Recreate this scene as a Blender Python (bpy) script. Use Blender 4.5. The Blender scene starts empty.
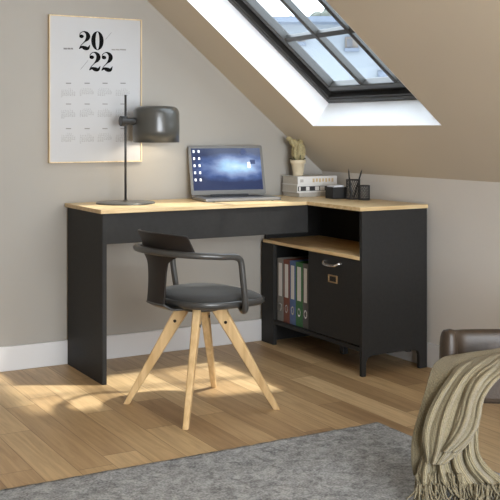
import bpy, bmesh, math, random
from mathutils import Vector, Matrix, noise
R = math.radians
random.seed(7)
C = bpy.context.scene.collection
scene = bpy.context.scene

# ------------------------------------------------------------------ survey of the room
TH = R(29.7); FPX = 1000.0; CX = 250.0; HY = 130.0; EYE = 1.095
CAM = Vector((-1.575, -4.5, EYE))
def spot(px, py, z):
    """point at distance z in front of the camera position (used as a measuring aid)"""
    a = (px-CX)/FPX*z
    return Vector((CAM.x + a*math.cos(TH)+z*math.sin(TH), CAM.y - a*math.sin(TH)+z*math.cos(TH), EYE-(py-HY)/FPX*z))
def on_wall(px, py, Y):
    d = spot(px, py, 1.0)-CAM
    t = (Y-CAM.y)/d.y
    return CAM + d*t

WX = 1.44          # knee wall
KH = 0.873         # knee wall height
SL = 0.833         # slope of the roof
XL = -3.4          # left wall
YB = -5.6          # rear limit
FZ = 2.5           # flat ceiling
E_ = Vector((-1, 0, SL)).normalized()      # up the slope
N_ = Vector((SL, 0, 1)).normalized()       # out of the roof

# ------------------------------------------------------------------ materials
def newmat(name):
    m = bpy.data.materials.new(name); m.use_nodes = True
    nt = m.node_tree; b = nt.nodes['Principled BSDF']
    return m, nt, b
def s2l(c):
    return tuple(((v/255/12.92) if v/255 <= .04045 else ((v/255+.055)/1.055)**2.4) for v in c)+(1,)
def N(nt, t, **kw):
    n = nt.nodes.new(t)
    for k, v in kw.items(): setattr(n, k, v)
    return n
def mat(name, col, rough=.5, metal=0, var=.06, scale=30, bump=.0, bscale=200, stretch=(1,1,1), coat=0, sheen=0, spec=.5, trans=0):
    """col in sRGB 0-255; slight procedural colour variation and bump"""
    m, nt, b = newmat(name)
    c = s2l(col)
    tc = N(nt, 'ShaderNodeTexCoord'); mp = N(nt, 'ShaderNodeMapping'); mp.inputs['Scale'].default_value = stretch
    nt.links.new(tc.outputs['Object'], mp.inputs['Vector'])
    nz = N(nt, 'ShaderNodeTexNoise'); nz.inputs['Scale'].default_value = scale; nz.inputs['Detail'].default_value = 4
    nt.links.new(mp.outputs[0], nz.inputs['Vector'])
    cr = N(nt, 'ShaderNodeValToRGB')
    cr.color_ramp.elements[0].position = .3; cr.color_ramp.elements[1].position = .7
    cr.color_ramp.elements[0].color = tuple(max(0, v*(1-var)) for v in c[:3])+(1,)
    cr.color_ramp.elements[1].color = tuple(min(1, v*(1+var)) for v in c[:3])+(1,)
    nt.links.new(nz.outputs['Fac'], cr.inputs[0]); nt.links.new(cr.outputs[0], b.inputs['Base Color'])
    b.inputs['Roughness'].default_value = rough; b.inputs['Metallic'].default_value = metal
    b.inputs['Specular IOR Level'].default_value = spec
    if coat: b.inputs['Coat Weight'].default_value = coat
    if sheen: b.inputs['Sheen Weight'].default_value = sheen
    if bump:
        n2 = N(nt, 'ShaderNodeTexNoise'); n2.inputs['Scale'].default_value = bscale; n2.inputs['Detail'].default_value = 3
        nt.links.new(mp.outputs[0], n2.inputs['Vector'])
        bp = N(nt, 'ShaderNodeBump'); bp.inputs['Strength'].default_value = bump; bp.inputs['Distance'].default_value = .002
        nt.links.new(n2.outputs['Fac'], bp.inputs['Height']); nt.links.new(bp.outputs[0], b.inputs['Normal'])
    return m

def wood_mat(name, c1, c2, axis='X', rough=.45, gs=14, bump=.15):
    m, nt, b = newmat(name)
    tc = N(nt, 'ShaderNodeTexCoord'); mp = N(nt, 'ShaderNodeMapping')
    s = {'X': (1, 12, 12), 'Y': (12, 1, 12), 'Z': (12, 12, 1)}[axis]
    mp.inputs['Scale'].default_value = s
    nt.links.new(tc.outputs['Object'], mp.inputs['Vector'])
    nz = N(nt, 'ShaderNodeTexNoise'); nz.inputs['Scale'].default_value = gs*.35; nz.inputs['Detail'].default_value = 6; nz.inputs['Distortion'].default_value = .6
    nt.links.new(mp.outputs[0], nz.inputs['Vector'])
    cr = N(nt, 'ShaderNodeValToRGB'); cr.color_ramp.elements[0].position = .35; cr.color_ramp.elements[1].position = .65
    cr.color_ramp.elements[0].color = s2l(c1); cr.color_ramp.elements[1].color = s2l(c2)
    nt.links.new(nz.outputs['Fac'], cr.inputs[0]); nt.links.new(cr.outputs[0], b.inputs['Base Color'])
    b.inputs['Roughness'].default_value = rough
    bp = N(nt, 'ShaderNodeBump'); bp.inputs['Strength'].default_value = bump; bp.inputs['Distance'].default_value = .001
    nt.links.new(nz.outputs['Fac'], bp.inputs['Height']); nt.links.new(bp.outputs[0], b.inputs['Normal'])
    return m

def floor_mat():
    m, nt, b = newmat('oak_floorboards')
    L = nt.links.new
    tc = N(nt, 'ShaderNodeTexCoord'); sx = N(nt, 'ShaderNodeSeparateXYZ'); L(tc.outputs['Object'], sx.inputs[0])
    def mth(op, a, b_=None, **k):
        n = N(nt, 'ShaderNodeMath', operation=op)
        for i, v in enumerate((a, b_)):
            if v is None: continue
            if isinstance(v, (int, float)): n.inputs[i].default_value = v
            else: L(v, n.inputs[i])
        return n.outputs[0]
    W_, LEN = .1215, .82
    xs = mth('DIVIDE', mth('ADD', sx.outputs['X'], 5.0+.0795), W_)
    row = mth('FLOOR', xs); fx = mth('FRACT', xs)
    wn = N(nt, 'ShaderNodeTexWhiteNoise', noise_dimensions='1D'); L(row, wn.inputs['W'])
    ys = mth('ADD', mth('DIVIDE', sx.outputs['Y'], LEN), mth('MULTIPLY', wn.outputs['Value'], 7.0))
    col = mth('FLOOR', ys); fy = mth('FRACT', ys)
    cb = N(nt, 'ShaderNodeCombineXYZ'); L(row, cb.inputs[0]); L(col, cb.inputs[1])
    w2 = N(nt, 'ShaderNodeTexWhiteNoise', noise_dimensions='2D'); L(cb.outputs[0], w2.inputs['Vector'])
    cr = N(nt, 'ShaderNodeValToRGB'); e = cr.color_ramp.elements
    e[0].position = 0; e[0].color = s2l((158, 127, 90)); e[1].position = 1; e[1].color = s2l((205, 175, 132))
    for p, c in ((.3, (178, 147, 106)), (.6, (190, 159, 117)), (.8, (198, 168, 124))):
        x = cr.color_ramp.elements.new(p); x.color = s2l(c)
    L(w2.outputs['Value'], cr.inputs[0])
    # grain
    off = N(nt, 'ShaderNodeCombineXYZ'); L(mth('MULTIPLY', w2.outputs['Value'], 37.), off.inputs[0]); L(mth('MULTIPLY', w2.outputs['Value'], 91.), off.inputs[1])
    va = N(nt, 'ShaderNodeVectorMath', operation='ADD'); L(tc.outputs['Object'], va.inputs[0]); L(off.outputs[0], va.inputs[1])
    mp = N(nt, 'ShaderNodeMapping'); mp.inputs['Scale'].default_value = (26, 1.6, 1); L(va.outputs[0], mp.inputs['Vector'])
    nz = N(nt, 'ShaderNodeTexNoise'); nz.inputs['Scale'].default_value = 1.6; nz.inputs['Detail'].default_value = 7; nz.inputs['Roughness'].default_value = .65; nz.inputs['Distortion'].default_value = .8
    L(mp.outputs[0], nz.inputs['Vector'])
    g = N(nt, 'ShaderNodeValToRGB'); g.color_ramp.elements[0].position = .32; g.color_ramp.elements[1].position = .62
    g.color_ramp.elements[0].color = (.74, .70, .66, 1); g.color_ramp.elements[1].color = (1.05, 1.05, 1.05, 1)
    L(nz.outputs['Fac'], g.inputs[0])
    mx = N(nt, 'ShaderNodeMix', data_type='RGBA', blend_type='MULTIPLY'); mx.inputs['Factor'].default_value = 1
    L(cr.outputs[0], mx.inputs['A']); L(g.outputs[0], mx.inputs['B'])
    # seams
    def seam(f, w):
        return mth('MINIMUM', mth('DIVIDE', mth('MINIMUM', f, mth('SUBTRACT', 1.0, f)), w), 1.0)
    sm = mth('MULTIPLY', seam(fx, .016), seam(fy, .0028))
    mx2 = N(nt, 'ShaderNodeMix', data_type='RGBA'); L(sm, mx2.inputs['Factor'])
    mx2.inputs['A'].default_value = s2l((110, 82, 52)); L(mx.outputs['Result'], mx2.inputs['B'])
    L(mx2.outputs['Result'], b.inputs['Base Color'])
    b.inputs['Roughness'].default_value = .42
    bp = N(nt, 'ShaderNodeBump'); bp.inputs['Strength'].default_value = .35; bp.inputs['Distance'].default_value = .002
    hs = mth('ADD', mth('MULTIPLY', nz.outputs['Fac'], .35), sm)
    L(hs, bp.inputs['Height']); L(bp.outputs[0], b.inputs['Normal'])
    return m

def rug_mat():
    m, nt, b = newmat('grey_rug_wool')
    L = nt.links.new
    tc = N(nt, 'ShaderNodeTexCoord'); mp = N(nt, 'ShaderNodeMapping'); L(tc.outputs['Object'], mp.inputs['Vector'])
    a = N(nt, 'ShaderNodeTexNoise'); a.inputs['Scale'].default_value = 150; a.inputs['Detail'].default_value = 3; L(mp.outputs[0], a.inputs['Vector'])
    c = N(nt, 'ShaderNodeTexNoise'); c.inputs['Scale'].default_value = 22; c.inputs['Detail'].default_value = 5; c.inputs['Distortion'].default_value = 1.2; L(mp.outputs[0], c.inputs['Vector'])
    ad = N(nt, 'ShaderNodeMath', operation='MULTIPLY'); L(a.outputs['Fac'], ad.inputs[0]); ad.inputs[1].default_value = .5
    ad2 = N(nt, 'ShaderNodeMath', operation='MULTIPLY_ADD'); L(c.outputs['Fac'], ad2.inputs[0]); ad2.inputs[1].default_value = .5; L(ad.outputs[0], ad2.inputs[2])
    cr = N(nt, 'ShaderNodeValToRGB'); cr.color_ramp.elements[0].position = .38; cr.color_ramp.elements[1].position = .62
    cr.color_ramp.elements[0].color = s2l((110, 110, 110)); cr.color_ramp.elements[1].color = s2l((172, 172, 171))
    L(ad2.outputs[0], cr.inputs[0]); L(cr.outputs[0], b.inputs['Base Color']); b.inputs['Roughness'].default_value = 1
    b.inputs['Specular IOR Level'].default_value = .1
    bp = N(nt, 'ShaderNodeBump'); bp.inputs['Strength'].default_value = .8; bp.inputs['Distance'].default_value = .006
    L(ad2.outputs[0], bp.inputs['Height']); L(bp.outputs[0], b.inputs['Normal'])
    return m

def knit_mat():
    m, nt, b = newmat('beige_knit')
    L = nt.links.new
    tc = N(nt, 'ShaderNodeTexCoord'); mp = N(nt, 'ShaderNodeMapping'); L(tc.outputs['UV'], mp.inputs['Vector'])
    w = N(nt, 'ShaderNodeTexWave'); w.inputs['Scale'].default_value = 15; w.inputs['Distortion'].default_value = 1.5; w.inputs['Detail'].default_value = 3; w.inputs['Detail Scale'].default_value = 3
    L(mp.outputs[0], w.inputs['Vector'])
    a = N(nt, 'ShaderNodeTexNoise'); a.inputs['Scale'].default_value = 260; L(tc.outputs['Object'], a.inputs['Vector'])
    ad = N(nt, 'ShaderNodeMath', operation='MULTIPLY_ADD'); L(w.outputs['Fac'], ad.inputs[0]); ad.inputs[1].default_value = .5; L(a.outputs['Fac'], ad.inputs[2])
    cr = N(nt, 'ShaderNodeValToRGB'); cr.color_ramp.elements[0].position = .35; cr.color_ramp.elements[1].position = .95
    cr.color_ramp.elements[0].color = s2l((100, 91, 71)); cr.color_ramp.elements[1].color = s2l((146, 135, 108))
    L(ad.outputs[0], cr.inputs[0]); L(cr.outputs[0], b.inputs['Base Color']); b.inputs['Roughness'].default_value = .95
    b.inputs['Sheen Weight'].default_value = .2; b.inputs['Specular IOR Level'].default_value = .15
    bp = N(nt, 'ShaderNodeBump'); bp.inputs['Strength'].default_value = .7; bp.inputs['Distance'].default_value = .004
    L(ad.outputs[0], bp.inputs['Height']); L(bp.outputs[0], b.inputs['Normal'])
    return m

def screen_mat():
    m, nt, b = newmat('laptop_wallpaper')
    L = nt.links.new
    tc = N(nt, 'ShaderNodeTexCoord'); mp = N(nt, 'ShaderNodeMapping'); L(tc.outputs['UV'], mp.inputs['Vector'])
    # soft diagonal beam of blue light on dark blue
    mp.inputs['Location'].default_value = (-.62, -.55, 0)
    mp2 = N(nt, 'ShaderNodeMapping'); mp2.inputs['Rotation'].default_value = (0, 0, R(22)); mp2.inputs['Scale'].default_value = (1.15, 2.0, 1)
    L(mp.outputs[0], mp2.inputs['Vector'])
    nz = N(nt, 'ShaderNodeTexNoise'); nz.inputs['Scale'].default_value = 5; nz.inputs['Detail'].default_value = 4; L(tc.outputs['UV'], nz.inputs['Vector'])
    vm = N(nt, 'ShaderNodeVectorMath', operation='LENGTH'); L(mp2.outputs[0], vm.inputs[0])
    ad = N(nt, 'ShaderNodeMath', operation='MULTIPLY_ADD'); L(nz.outputs['Fac'], ad.inputs[0]); ad.inputs[1].default_value = .5; L(vm.outputs['Value'], ad.inputs[2])
    cr = N(nt, 'ShaderNodeValToRGB'); e = cr.color_ramp.elements
    e[0].position = .2; e[0].color = s2l((205, 230, 250)); e[1].position = 1.0; e[1].color = s2l((36, 48, 84))
    for p, c in ((.42, (160, 200, 235)), (.6, (130, 150, 190)), (.8, (66, 88, 138))):
        x = e.new(p); x.color = s2l(c)
    L(ad.outputs[0], cr.inputs[0])
    b.inputs['Base Color'].default_value = (.01, .01, .015, 1); b.inputs['Roughness'].default_value = .15
    L(cr.outputs[0], b.inputs['Emission Color']); b.inputs['Emission Strength'].default_value = .9
    return m

M = {
 'wall': mat('greige_wall_paint', (162, 157, 149), .85, var=.012, scale=3, bump=.12, bscale=260, spec=.25),
 'kneewall': mat('knee_wall_paint_lit_tone', (206, 200, 192), .85, var=.012, scale=3, bump=.12, bscale=260, spec=.25),  # lighter than the back wall: missing light is put into this colour
 'ceil': mat('ceiling_paint_bounce_tint', (201, 189, 170), .85, var=.012, scale=3, bump=.12, bscale=260, spec=.25),  # warm floor bounce and extra brightness painted into the ceiling colour
 'white': mat('white_reveal_paint', (246, 246, 247), .6, var=.01, scale=5),
 'skirt': mat('white_skirting_paint', (206, 204, 203), .5, var=.015, scale=6),
 'floor': floor_mat(),
 'rug': rug_mat(),
 'knit': knit_mat(),
 'black': mat('anthracite_laminate', (43, 42, 41), .55, var=.08, scale=60, bump=.1, bscale=400, spec=.18),
 'blackmetal': mat('black_lacquered_steel', (40, 39, 38), .4, var=.05, scale=40),
 'oak': wood_mat('light_oak_top', (190, 161, 116), (214, 189, 146), 'X', .4, 14),
 'oakY': wood_mat('light_oak_shelf', (205, 172, 122), (229, 200, 152), 'Y', .4, 14),
 'oakleg': wood_mat('oak_chair_leg', (192, 158, 110), (216, 184, 136), 'Z', .42, 10),
 'framewood': wood_mat('pale_wood_frame', (206, 182, 142), (228, 206, 168), 'Z', .5, 10),
 'paper': mat('calendar_paper', (182, 181, 181), .7, var=.01, scale=8),
 'ink': mat('black_ink', (10, 10, 10), .8, var=.05, spec=.1),
 'greyink': mat('grey_ink', (138, 134, 130), .7, var=.04),
 'midink': mat('dark_grey_ink', (118, 116, 114), .7, var=.04),
 'winframe': mat('dark_bronze_window_frame', (47, 46, 44), .4, var=.12, scale=25, spec=.6),
 'seal': mat('black_rubber_seal', (12, 12, 12), .7, var=.1),
 'lampgrey': mat('grey_lacquered_metal', (72, 71, 67), .3, var=.04, scale=12, coat=.25),
 'lampin': mat('white_shade_lining', (225, 222, 214), .6, var=.02),
 'steel': mat('grey_lamp_pole', (62, 61, 60), .4, metal=.4, var=.05),
 'chairmetal': mat('grey_powder_coated_steel', (74, 73, 71), .33, var=.04, scale=30, metal=.35),
 'chairback': mat('dark_brown_grey_back', (36, 30, 26), .5, var=.08, scale=30, spec=.3),
 'pad': mat('charcoal_seat_fabric', (50, 49, 47), .95, var=.15, scale=160, bump=.6, bscale=500, sheen=.1),
 'bolt': mat('dark_bolt', (38, 32, 26), .4, metal=.6),
 'chrome': mat('brushed_nickel', (205, 203, 200), .25, metal=.9, var=.04),
 'brass': mat('aged_brass', (170, 140, 100), .35, metal=.7, var=.08),
 'labelin': mat('dark_label_insert', (40, 36, 32), .8),
 'lapgrey': mat('laptop_grey_shell', (122, 120, 117), .38, metal=.4, var=.03),
 'lapbezel': mat('laptop_bezel', (108, 106, 103), .45, var=.04),
 'lapkeys': mat('laptop_black_keys', (34, 34, 36), .5, var=.15, scale=200),
 'screen': screen_mat(),
 'icon': mat('icon_white', (205, 210, 218), .6),
 'bookwhite': mat('white_book_cover', (214, 212, 208), .5, var=.02),
 'bookgrey': mat('grey_cover_card', (176, 171, 163), .6, var=.05, scale=40),
 'pages': mat('book_page_edges', (196, 190, 180), .85, var=.08, scale=60, stretch=(1, 1, 14)),
 'bookdark': mat('dark_spine_print', (46, 44, 44), .55, var=.1),
 'booktan': mat('tan_spine_print', (196, 172, 132), .6, var=.1),
 'pot': mat('cream_ceramic', (214, 199, 170), .55, var=.08, scale=50, bump=.2),
 'soil': mat('potting_soil', (58, 46, 34), .95, var=.3, scale=200, bump=.8),
 'cactus': mat('pale_olive_cactus', (160, 148, 110), .8, var=.22, scale=120, bump=.5),
 'spine': mat('straw_spines', (205, 180, 125), .8, var=.1),
 'leafdark': mat('dark_green_shoot', (62, 66, 40), .8, var=.2),
 'wire': mat('black_wire_mesh', (44, 43, 43), .5, metal=.3),
 'notes': mat('pale_note_paper', (205, 206, 208), .7, var=.03),
 'pencil': mat('dark_pencil_lacquer', (38, 38, 36), .4),
 'graphite': mat('pencil_tip', (160, 130, 95), .7),
 'leather': mat('dark_brown_leather', (56, 45, 35), .42, var=.2, scale=35, bump=.4, bscale=220, spec=.4),
 'stucco': mat('pale_facade_render', (112, 117, 122), .9, var=.02, scale=2),
 'slate': mat('grey_roof_slate', (84, 92, 104), .8, var=.1, scale=6),
 'housewin': mat('house_window_shutter', (62, 63, 68), .5, var=.25, scale=3),
 'chimney': mat('tan_chimney_brick', (98, 91, 84), .9, var=.15, scale=8),
 'foliage': mat('distant_foliage', (70, 74, 68), .95, var=.3, scale=8),
 'bark': mat('distant_bark', (96, 84, 72), .95),
}
def binder_m(n, c): return mat(n, c, .5, var=.06, scale=80)
BM = [binder_m('binder_light_grey', (128, 126, 122)), binder_m('binder_rust', (112, 60, 42)), binder_m('binder_blue', (74, 98, 142)),
      binder_m('binder_green', (48, 104, 56)), binder_m('binder_dark_grey', (84, 83, 82))]

g = bpy.data.materials.new('window_glass'); g.use_nodes = True
nt = g.node_tree; nt.nodes.clear()
o = nt.nodes.new('ShaderNodeOutputMaterial'); mx = nt.nodes.new('ShaderNodeMixShader'); tr = nt.nodes.new('ShaderNodeBsdfTransparent'); gl = nt.nodes.new('ShaderNodeBsdfGlossy')
gl.inputs['Roughness'].default_value = .02; tr.inputs['Color'].default_value = (.96, .98, .98, 1); mx.inputs[0].default_value = .05
nt.links.new(tr.outputs[0], mx.inputs[1]); nt.links.new(gl.outputs[0], mx.inputs[2]); nt.links.new(mx.outputs[0], o.inputs[0])
M['glass'] = g

# ------------------------------------------------------------------ mesh helpers
def obj(name, bm, m, parent=None, smooth=False, bevel=0, solid=0, sub=0, angle=40, segs=2):
    bmesh.ops.recalc_face_normals(bm, faces=bm.faces[:])
    me = bpy.data.meshes.new(name); bm.to_mesh(me); bm.free()
    for mm in (m if isinstance(m, (list, tuple)) else [m]): me.materials.append(mm)
    if smooth:
        for p in me.polygons: p.use_smooth = True
    ob = bpy.data.objects.new(name, me); C.objects.link(ob)
    if parent: ob.parent = parent
    if solid:
        s = ob.modifiers.new('t', 'SOLIDIFY'); s.thickness = solid; s.offset = 0
    if bevel:
        b = ob.modifiers.new('b', 'BEVEL'); b.width = bevel; b.segments = segs; b.limit_method = 'ANGLE'; b.angle_limit = R(30)
    if sub:
        s = ob.modifiers.new('s', 'SUBSURF'); s.levels = sub; s.render_levels = sub
    return ob
def tag(o, label, cat, group=None):
    o['label'] = label; o['category'] = cat
    if group: o['group'] = group
    return o
def thing(name, label, cat, loc=(0, 0, 0), rz=0, group=None):
    o = bpy.data.objects.new(name, None); C.objects.link(o); o.empty_display_size = .05
    o.location = loc; o.rotation_euler = (0, 0, rz)
    return tag(o, label, cat, group)
def struct(name, bm, m, parent=None, **k):
    o = obj(name, bm, m, parent, **k)
    if parent is None: o['kind'] = 'structure'
    return o
def nb(): return bmesh.new()
def box(bm, x0, x1, y0, y1, z0, z1, mi=0):
    vs = [bm.verts.new((x, y, z)) for z in (z0, z1) for y in (y0, y1) for x in (x0, x1)]
    for f in ((0, 2, 3, 1), (4, 5, 7, 6), (0, 1, 5, 4), (2, 6, 7, 3), (0, 4, 6, 2), (1, 3, 7, 5)):
        fc = bm.faces.new([vs[i] for i in f]); fc.material_index = mi
    return bm
def B(*a): return box(nb(), *a)
def prism(bm, poly, z0, z1, M4=None):
    """poly: list of (x,y); extruded z0..z1, optional transform"""
    lo = [Vector((x, y, z0)) for x, y in poly]; hi = [Vector((x, y, z1)) for x, y in poly]
    if M4: lo = [M4 @ v for v in lo]; hi = [M4 @ v for v in hi]
    lo = [bm.verts.new(v) for v in lo]; hi = [bm.verts.new(v) for v in hi]
    bm.faces.new(lo[::-1]); bm.faces.new(hi)
    n = len(poly)
    for i in range(n): bm.faces.new((lo[i], lo[(i+1) % n], hi[(i+1) % n], hi[i]))
    return bm
def lathe(bm, prof, c=(0, 0, 0), n=40, M4=None, capb=True, capt=True):
    rings = []
    for r, z in prof:
        ring = []
        for i in range(n):
            a = 2*math.pi*i/n; v = Vector((r*math.cos(a), r*math.sin(a), z))
            if M4: v = M4 @ v
            ring.append(bm.verts.new(v+Vector(c)))
        rings.append(ring)
    for a, b in zip(rings, rings[1:]):
        for i in range(n): bm.faces.new((a[i], a[(i+1) % n], b[(i+1) % n], b[i]))
    if capb: bm.faces.new(rings[0][::-1])
    if capt: bm.faces.new(rings[-1])
    return bm
def cyl(bm, p, q, r, r2=None, n=16):
    p = Vector(p); q = Vector(q); d = q-p
    Mx = Matrix.Translation(p) @ d.to_track_quat('Z', 'Y').to_matrix().to_4x4()
    return lathe(bm, [(r, 0), (r if r2 is None else r2, d.length)], (0, 0, 0), n, Mx)
def smoothpath(pts, k=8):
    pts = [Vector(p) for p in pts]; out = []
    P = [pts[0]*2-pts[1]]+pts+[pts[-1]*2-pts[-2]]
    for i in range(1, len(P)-2):
        for j in range(k):
            t = j/k; a, b, c, d = P[i-1], P[i], P[i+1], P[i+2]
            out.append(.5*((2*b)+(c-a)*t+(2*a-5*b+4*c-d)*t*t+(3*b-a-3*c+d)*t**3))
    out.append(pts[-1]); return out
def tube(bm, pts, r, n=12, flat=1.0, cap=True):
    """r number or list; flat squashes the second axis"""
    pts = [Vector(p) for p in pts]; rings = []
    t0 = (pts[1]-pts[0]).normalized()
    up = Vector((0, 0, 1)) if abs(t0.z) < .9 else Vector((1, 0, 0))
    u = t0.cross(up).normalized()
    for i, p in enumerate(pts):
        t = (pts[min(i+1, len(pts)-1)]-pts[max(i-1, 0)]).normalized()
        u = (u-t*u.dot(t)).normalized(); v = t.cross(u)
        rr = r[i] if isinstance(r, (list, tuple)) else r
        rings.append([bm.verts.new(p+u*math.cos(2*math.pi*k/n)*rr+v*math.sin(2*math.pi*k/n)*rr*flat) for k in range(n)])
    for a, b in zip(rings, rings[1:]):
        for k in range(n): bm.faces.new((a[k], a[(k+1) % n], b[(k+1) % n], b[k]))
    if cap: bm.faces.new(rings[0][::-1]); bm.faces.new(rings[-1])
    return bm
def obox(bm, o, ax, ay, az, mi=0):
    """box from corner o with three edge vectors"""
    o = Vector(o); ax, ay, az = Vector(ax), Vector(ay), Vector(az)
    vs = [bm.verts.new(o+ax*i+ay*j+az*k) for k in (0, 1) for j in (0, 1) for i in (0, 1)]
    for f in ((0, 2, 3, 1), (4, 5, 7, 6), (0, 1, 5, 4), (2, 6, 7, 3), (0, 4, 6, 2), (1, 3, 7, 5)):
        fc = bm.faces.new([vs[i] for i in f]); fc.material_index = mi
    return bm
def grid_surf(bm, rows, uv=True):
    vs = [[bm.verts.new(p) for p in r] for r in rows]
    ul = bm.loops.layers.uv.verify()
    nr, nc = len(rows), len(rows[0])
    for i in range(nr-1):
        for j in range(nc-1):
            f = bm.faces.new((vs[i][j], vs[i][j+1], vs[i+1][j+1], vs[i+1][j]))
            for l, (a, b) in zip(f.loops, ((i, j), (i, j+1), (i+1, j+1), (i+1, j))): l[ul].uv = (b/(nc-1), a/(nr-1))
    return bm

# ------------------------------------------------------------------ the room
struct('floor', B(XL-.1, WX+.1, YB, .1, -.1, 0), M['floor'])
def gable(y0, hole=None):
    top = lambda x: KH+(WX-x)*SL+.10
    xt = WX-(2.58-KH-.10)/SL
    return prism(nb(), [(XL-.1, 0), (WX+.1, 0), (WX+.1, KH), (WX, top(WX)), (xt, 2.58), (XL-.1, 2.58)], 0, .1, Matrix(((1, 0, 0, 0), (0, 0, 1, y0), (0, 1, 0, 0), (0, 0, 0, 1))))
struct('wall_back', gable(0), M['wall'])
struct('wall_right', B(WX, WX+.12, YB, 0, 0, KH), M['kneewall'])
struct('wall_left', B(XL-.1, XL, YB, 0, 0, 2.7), M['wall'])
XF = WX-(FZ-KH)/SL
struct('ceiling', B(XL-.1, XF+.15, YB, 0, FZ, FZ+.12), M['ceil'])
struct('baseboard_back', B(XL, WX-.015, -.015, 0, 0, .112), M['skirt'], bevel=.003)
struct('baseboard_right', B(WX-.015, WX, YB, 0, 0, .112), M['skirt'], bevel=.003)

def sp(u, y, n=0.0):
    """point on the roof plane: u along slope from the knee wall, n outwards"""
    p = Vector((WX, y, KH))+E_*u+N_*n
    return p
LEN = (WX-XF)*math.sqrt(1+SL*SL)
UX = math.sqrt(1+SL*SL)
T = .02                                  # plasterboard
D = .146                                 # depth of the reveal
U0 = (WX-1.152)*UX                       # bottom of opening
U1 = (WX-.24)*UX                         # top of opening
Y1, Y0 = -.351, -1.315
openings = [(Y0, Y1)]
def slab(bm, u0, u1, y0, y1, n0=0, n1=.02):
    o = sp(u0, y0, n0)
    return obox(bm, o, E_*(u1-u0), Vector((0, y1-y0, 0)), N_*(n1-n0))
bm = nb()
ys = [YB]+[v for a, b in sorted(openings) for v in (a, b)]+[0]
RT = .14
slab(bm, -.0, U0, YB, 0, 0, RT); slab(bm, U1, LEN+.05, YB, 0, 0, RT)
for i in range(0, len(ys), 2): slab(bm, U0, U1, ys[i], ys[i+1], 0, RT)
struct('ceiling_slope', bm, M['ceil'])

def skylight(nm, y0, y1, trim, panes=3, rows=3):
    # white lining of the reveal
    bm = nb(); t = .004
    slab(bm, U0-.001, U0+t, y0, y1, .0005, D)
    slab(bm, U1-t, U1+.001, y0, y1, .0005, D)
    slab(bm, U0+t, U1-t, y1-t, y1+.001, .0005, D)
    slab(bm, U0+t, U1-t, y0-.001, y0+t, .0005, D)
    struct(trim, bm, M['white'])
    w = thingwin = obj(nm, frame_bm(U0, U1, y0, y1, .030, D, D+.035), M['winframe'], None, bevel=.004)
    w['kind'] = 'structure'
    # small inner lip of the frame
    obj('frame_lip', frame_bm(U0+.028, U1-.028, y0+.028, y1-.028, .012, D+.006, D+.05), M['winframe'], w, bevel=.003)
    obj('rubber_seal', frame_bm(U0+.040, U1-.040, y0+.040, y1-.040, .034, D+.036, D+.055), M['seal'], w)
    s = obj('window_sash', frame_bm(U0+.068, U1-.068, y0+.068, y1-.068, .032, D+.020, D+.065), M['winframe'], w, bevel=.005)
    gu0, gu1, gy0, gy1 = U0+.1, U1-.1, y0+.1, y1-.1
    gu0, gu1, gy0, gy1 = U0+.098, U1-.098, y0+.098, y1-.098
    for k in range(1, panes):
        y = gy1-(gy1-gy0)*k/panes
        b = nb(); slab(b, gu0, gu1, y-.013, y+.013, D+.024, D+.058); obj('glazing_bar', b, M['winframe'], s, bevel=.004)
    for k in range(1, rows):
        u = gu0+(gu1-gu0)*k/rows
        b = nb(); slab(b, u-.014, u+.014, gy0, gy1, D+.027, D+.055); obj('glazing_bar', b, M['winframe'], s, bevel=.004)
    b = nb(); slab(b, gu0, gu1, gy0, gy1, D+.040, D+.043); obj('window_pane', b, M['glass'], s)
    return w
def frame_bm(u0, u1, y0, y1, w, n0, n1):
    bm = nb()
    slab(bm, u0, u0+w, y0, y1, n0, n1); slab(bm, u1-w, u1, y0, y1, n0, n1)
    slab(bm, u0+w, u1-w, y0, y0+w, n0, n1); slab(bm, u0+w, u1-w, y1-w, y1, n0, n1)
    return bm
skylight('window_1', Y0, Y1, 'trim_1')
# unseen rear wall behind the camera; wide opening added and sized to steer light
bm = nb(); box(bm, XL, -1.25, YB-.1, YB, 0, FZ); box(bm, -1.25, WX+.1, YB-.1, YB, 0, .12); box(bm, -1.25, XF+.3, YB-.1, YB, 2.1, FZ)
struct('wall_rear', bm, M['wall'])

# ------------------------------------------------------------------ rug
def rug():
    X0, X1, Yn, Yf = -1.35, .675, -3.15, -1.512
    nx, ny = 150, 110; rows = []
    for j in range(ny+1):
        r = []
        for i in range(nx+1):
            x = X0+(X1-X0)*i/nx; y = Yf+(Yn-Yf)*j/ny
            w = noise.noise(Vector((x*2.2+y*1.1, y*5.5-x*1.2, 3)))
            rip = max(0, w)*.013
            ed = min(1, min(X1-x, x-X0, y-Yn, Yf-y)/.05)
            z = .011+rip*ed+.0015*noise.noise(Vector((x*40, y*40, 0)))
            ox = .004*noise.noise(Vector((0, y*6, 9))) if i in (0, nx) else 0
            oy = .003*noise.noise(Vector((x*6, 0, 4))) if j in (0, ny) else 0
            r.append(Vector((x+ox, y+oy, z)))
        rows.append(r)
    bm = grid_surf(nb(), rows)
    # skirt down to the floor
    be = [e for e in bm.edges if e.is_boundary]
    ret = bmesh.ops.extrude_edge_only(bm, edges=be)
    for v in ret['geom']:
        if isinstance(v, bmesh.types.BMVert): v.co.z = .0005
    o = obj('area_rug', bm, M['rug'], None, smooth=True)
    return tag(o, 'grey heathered wool rug lying on the oak floor in the foreground', 'rug')
rug()

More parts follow.
